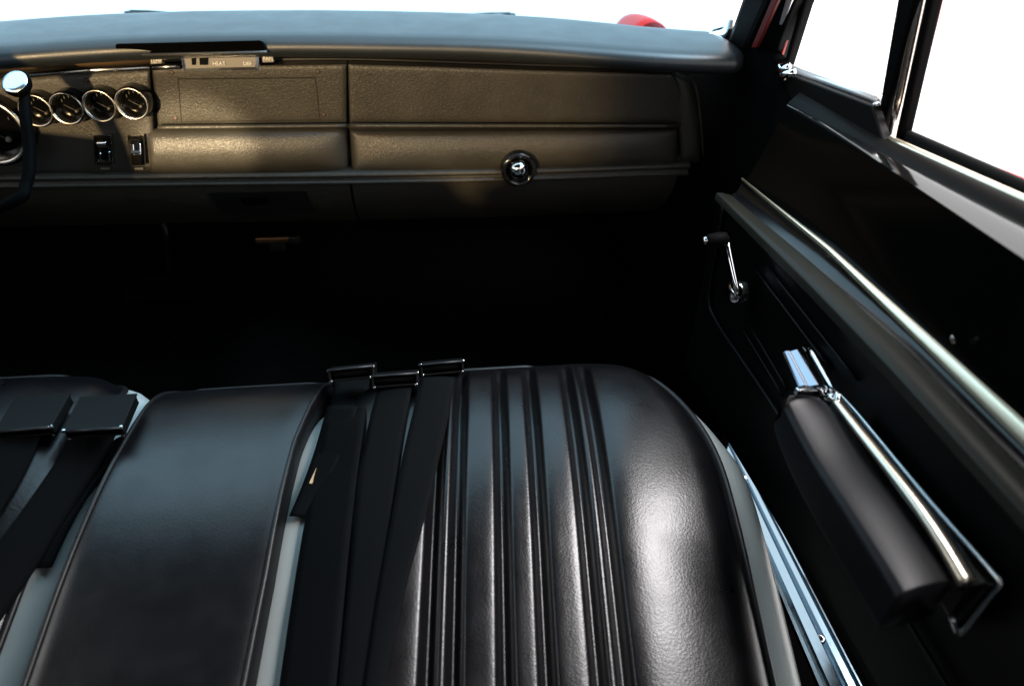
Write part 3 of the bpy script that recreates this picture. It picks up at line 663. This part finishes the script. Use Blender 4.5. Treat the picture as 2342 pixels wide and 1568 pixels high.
# glass run: rubber, chrome belt moulding, painted outer skin
y0_ = at(2035, 318, X=.85)[1]
bl = dline([(2035, 319), (2342, 457)], .852, y_front=y0_)
tube('belt_moulding', bl, .0050, 'cream_metal', door, flat=.8)
r0, r1 = dline([(2070, 306), (2342, 436)], .866, y_front=y0_ - .01), dline([(2072, 293), (2342, 408)], .876, y_front=y0_ - .01)
loft('belt_rubber', [[p + np.array([0, 0, -.03]) for p in r0], r0, mix(r0, r1, .5, 0, .002), r1, [p + np.array([.004, 0, -.03]) for p in r1]], 'rubber', door)
s0 = dline([(2250, 381), (2342, 417)], .885, y_front=y0_ - .02)
solid(loft('outer_skin', [[p + np.array([0, 0, .0]) for p in s0], [p + np.array([.03 + .02 * (1 - i / 39), 0, -.006]) for i, p in enumerate(s0)], [p + np.array([.07, 0, -.10]) for p in s0], [p + np.array([.08, 0, -.5]) for p in s0]], 'red_paint', door), .004)
# vent window
vl, vh = (1792, 1801, 140), (1831, 1843, 0)
strip3('vent_frame', vl, vh, .855, .828, 'rubber', door, .014, tmin=-.15)
strip3('vent_paint_line', (1784, 1790, 118), (1822, 1829, 0), .856, .829, 'red_paint', door, .004, tmin=-.1, bev=.001)
def bar(name, pts, r, mt, parent, up=(1, 0, 0), flat=1.0): return tube(name, pts, r, mt, parent, n=10, up=up, flat=flat)
va, vb = at(1806, 156, X=.855), at(2010, 228, X=.855)
bar('vent_bottom_chrome', [va, (va + vb) / 2, vb], .0056, 'pale_metal', door, flat=.9)
q = [(1798, 160), (2015, 240), (2048, 338), (1795, 245)]
P = [at(x, y, X=.853) for x, y in q]
o = mesh('vent_lower_frame', P, [(0, 1, 2, 3)], 'ledge_brown', door, smooth=False); solid(o, .012, 1 if False else -1, .002)
# division bar: black channel, bright insert, black outer channel
strip3('division_channel', (2012, 2035, 225), (2050, 2094, 0), .853, .826, 'rubber', door, .014, tmin=-.62, tmax=4.2)
db0, db1 = at(2052, 250, X=.862), at(2105, 0, X=.835)
tube('division_bright_strip', [db0 + (db1 - db0) * t for t in np.linspace(-.25, 4.2, 12)], .0052, 'red_reflection_chrome', door, n=16, up=(1, 0, 0))
strip3('division_outer_channel', (2058, 2074, 250), (2112, 2130, 0), .857, .830, 'rubber', door, .014, tmin=-.45, tmax=4.2)
strip3('division_paint_edge', (2074.5, 2078, 250), (2130.5, 2137, 0), .862, .835, 'red_paint', door, .010, tmin=-.2, tmax=4.2, bev=.001)
vg = [at(1797, 152, X=.861), at(2012, 226, X=.861), at(2012, 226, X=.861) + (at(2050, 0, X=.834) - at(2012, 226, X=.861)) * 4.0, at(1797, 140, X=.861) + (at(1838, 0, X=.834) - at(1797, 140, X=.861)) * 4.0]
o = mesh('vent_glass', vg, [(0, 1, 2, 3)], 'clear_glass', door, smooth=False)
# vent latch
vc = at(1793, 166, X=.835); vt = quad = box('vent_latch', vc, (.010, .030, .010), 'chrome', door, [(1, 0, 0), (0, .93, .36), (0, -.36, .93)], .003)
bar('latch_lever', [at(1775, 172, X=.83), at(1790, 160, X=.826), at(1806, 152, X=.828)], .005, 'chrome', vt, flat=.6)
bar('latch_lever', [at(1776, 174, X=.83), at(1795, 171, X=.826), at(1818, 165, X=.83)], .005, 'chrome', vt, flat=.6)
for x, y in ((2000, 243), (2000, 277), (1797, 196), (1838, 233), (1813, 228)):
    lathe('screw', [(0, -.003), (.003, -.0025), (.0045, 0), (.0045, .004)], at(x, y, X=.848), (1, 0, 0), 'satin_metal', door, n=12)
# lock button on the ledge edge
lathe('lock_pin', [(0, .005), (.0015, .0045), (.002, .001), (.002, -.004)], at(2180, 775, X=.786), (-.6, 0, .8), 'chrome', door, n=12, upref=(0, 1, 0))
# window crank
cr = lathe('window_crank', [(.016, .006), (.017, -.006), (.014, -.012), (.007, -.016), (0, -.017)], at(1690, 668, X=.742), (1, 0, 0), 'chrome', door, n=24)
bar('crank_arm', spline([at(1689, 663, X=.728), at(1682, 655, X=.722), at(1672, 610, X=.718), at(1661, 552, X=.716)], 14), [.0092 - .0035 * i / 13 for i in range(14)], 'chrome', cr, flat=.6)
lathe('crank_knob', [(.004, .004), (.0085, 0), (.0095, -.010), (.0075, -.024), (.004, -.028), (0, -.028)], at(1659, 546, X=.712), (1, .1, 0), 'rubber', cr, n=20)
lathe('knob_end', [(.005, -.028), (.0045, -.0305), (0, -.031)], at(1659, 546, X=.712), (1, .1, 0), 'chrome', cr, n=16)
lathe('crank_cap', [(.006, .004), (.0062, -.001), (.004, -.004), (0, -.0045)], at(1660, 545, X=.7135), (-.2, -.6, .7), 'chrome', cr, n=14, upref=(1, 0, 0))
# armrest: base with bright edges, padded top
def prism(name, secs, mt, parent, bev=.004, seg=3): return bevel(loft(name, secs, mt, parent, closed=True, smooth=False, cap=True), bev, seg)
def sec(pts, X): return [at(x, y, X=X[i]) for i, (x, y) in enumerate(pts)]
f0 = sec([(1900, 912), (1960, 950), (1950, 985), (1890, 960)], (.735, .757, .757, .735)); f1 = sec([(2215, 1338), (2288, 1334), (2195, 1448), (2170, 1408)], (.733, .757, .757, .740))
arm = prism('armrest_base', [f0, [a + (b - a) * .5 for a, b in zip(f0, f1)], f1], 'black_paint', door, .002)
bar('base_edge_chrome', spline([at(1838, 796, X=.755), at(1900, 880, X=.755), at(1965, 952, X=.755), at(2120, 1138, X=.754), at(2262, 1300, X=.753), at(2286, 1333, X=.753), at(2270, 1356, X=.753), at(2240, 1394, X=.753), at(2196, 1448, X=.752), at(2176, 1412, X=.742)], 60), .0030, 'satin_metal', arm, flat=.8)
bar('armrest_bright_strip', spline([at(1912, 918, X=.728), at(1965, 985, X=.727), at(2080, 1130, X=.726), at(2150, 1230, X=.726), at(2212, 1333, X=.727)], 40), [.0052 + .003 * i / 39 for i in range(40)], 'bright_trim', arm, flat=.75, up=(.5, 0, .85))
# pad: rounded section swept along its length
def padsec(tl, tr, hgt, Xl, Xr):
    a = at(*tl, X=Xl); b = at(*tr, X=Xr); d = b - a; wv = np.linalg.norm(d); e = d / wv; dn = np.array([0, 0, -1.]) + np.array([.0, 0, 0]); r = []
    cr = .007; hx, hz = wv / 2, hgt / 2; P2 = []
    for cxs, czs, a0 in ((1, 1, 0), (-1, 1, 90), (-1, -1, 180), (1, -1, 270)):
        for q in range(6):
            th = math.radians(a0 + 90 * q / 5); P2.append((cxs * (hx - cr) + cr * math.cos(th), czs * (hz - cr) + cr * math.sin(th)))
        if a0 == 0: P2 += [((hx - cr) * .4, hz), (-(hx - cr) * .4, hz)]
        if a0 == 180: P2 += [(-(hx - cr) * .4, -hz), ((hx - cr) * .4, -hz)]
    for x, z in P2: r.append((a + b) / 2 + e * x + dn * (hgt / 2 - z) + np.array([0, 0, .003 * (1 - (x / hx) ** 2) * (z > 0)]))
    return r
keys = [((1800, 905), (1880, 912), .034), ((1792, 925), (1908, 935), .040), ((1850, 1040), (1975, 1040), .046), ((1930, 1165), (2060, 1150), .048), ((2010, 1290), (2140, 1262), .048), ((2046, 1348), (2176, 1318), .048), ((2052, 1360), (2180, 1330), .047)]
secs = [padsec(a, b, h, .672, .722) for a, b, h in keys]
A_ = np.array(secs); out = []
for j in range(28):
    out.append(spline([A_[i, j] for i in range(len(keys))], 40))
secs = [[out[j][i] for j in range(28)] for i in range(40)]
pd_ = loft('armrest_pad', secs, 'pad_black', arm, closed=True, cap=True)
# inner door handle: bright paddle ahead of the armrest
hn = np.array([-.45, .06, .89]); hc0 = at(1832, 845, X=.718)
def on_plane(px, py, p0, n): d = ray(px, py); return CAM + d * ((p0 - CAM) @ n) / (d @ n)
P = [on_plane(x, y, hc0, hn) for x, y in ((1790, 806), (1828, 801), (1878, 882), (1826, 884))]
hs = []
for t in np.linspace(0, 1, 9):
    a = P[0] + (P[3] - P[0]) * t; b = P[1] + (P[2] - P[1]) * t
    hs.append([a + (b - a) * u + np.array([0, 0, .0009 * math.sin(3 * math.pi * u) + .0015 * math.sin(math.pi * u)]) for u in np.linspace(0, 1, 17)])
hp = loft('door_handle', hs, 'handle_metal', door); solid(hp, .004, -1, .001)
box('handle_end', (P[2] + P[3]) / 2 + np.array([0, -.004, -.003]), (.034, .007, .009), 'chrome', hp, None, .002)
bar('handle_bracket', spline([at(1850, 800, X=.74), at(1878, 850, X=.738), at(1900, 890, X=.735), at(1914, 908, X=.730), at(1912, 922, X=.728)], 16), .0055, 'chrome', hp, flat=.6)
bar('handle_foot', [at(1878, 902, X=.732), at(1896, 908, X=.730), at(1912, 910, X=.729)], .0045, 'chrome', hp)

# ------------------------------------------------------------------ sill plate
sp = thing('sill_plate', 'ribbed bright aluminium sill plate between seat and door', 'sill plate')
z0 = .37
def sline(x, y, dz=0): return at(x, y, Z=z0 + dz)
def sillpt(w, t):
    """w across (0 seat side .. 1 door side), t along"""
    a = sline(1565, 850) + (sline(1868, 1568) - sline(1565, 850)) * t; b = sline(1600, 850) + (sline(1975, 1568) - sline(1600, 850)) * t
    return a + (b - a) * w
ribs = [(0, 0), (.03, .004), (.10, .005), (.14, .001), (.20, .002), (.24, .006), (.46, .008), (.52, .003), (.56, -.002), (.60, .002), (.64, .005), (.80, .004), (.84, -.004), (.90, -.005), (.93, .001), (.97, .001), (1.0, -.006)]
rows = []
for w_, h in ribs: rows.append([sillpt(w_, t) + np.array([0, 0, h]) for t in np.linspace(-.04, 1.35, 30)])
solid(loft('tread_plate', rows, 'ribbed_aluminium', sp, smooth=False), .002)
for t in (.0, .45, .9):
    lathe('screw', [(0, .004), (.004, .003), (.006, 0)], sillpt(.58, t) + np.array([0, 0, .002]), (0, 0, 1), 'chrome', sp, n=14, upref=(0, 1, 0))
# outside mirror
mr = thing('side_mirror', 'chrome and red door mirror glimpsed between pillar and vent window', 'mirror')
c = at(1790, 30, X=.99); 
lathe('mirror_shell', [(0, -.03), (.012, -.028), (.022, -.018), (.026, 0), (.027, .01)], c, (0, 1, .2), 'red_paint', mr)
lathe('mirror_glass', [(.0265, 0), (0, 0)], c + np.array([0, -.032, 0]), (0, 1, .2), 'chrome', mr)
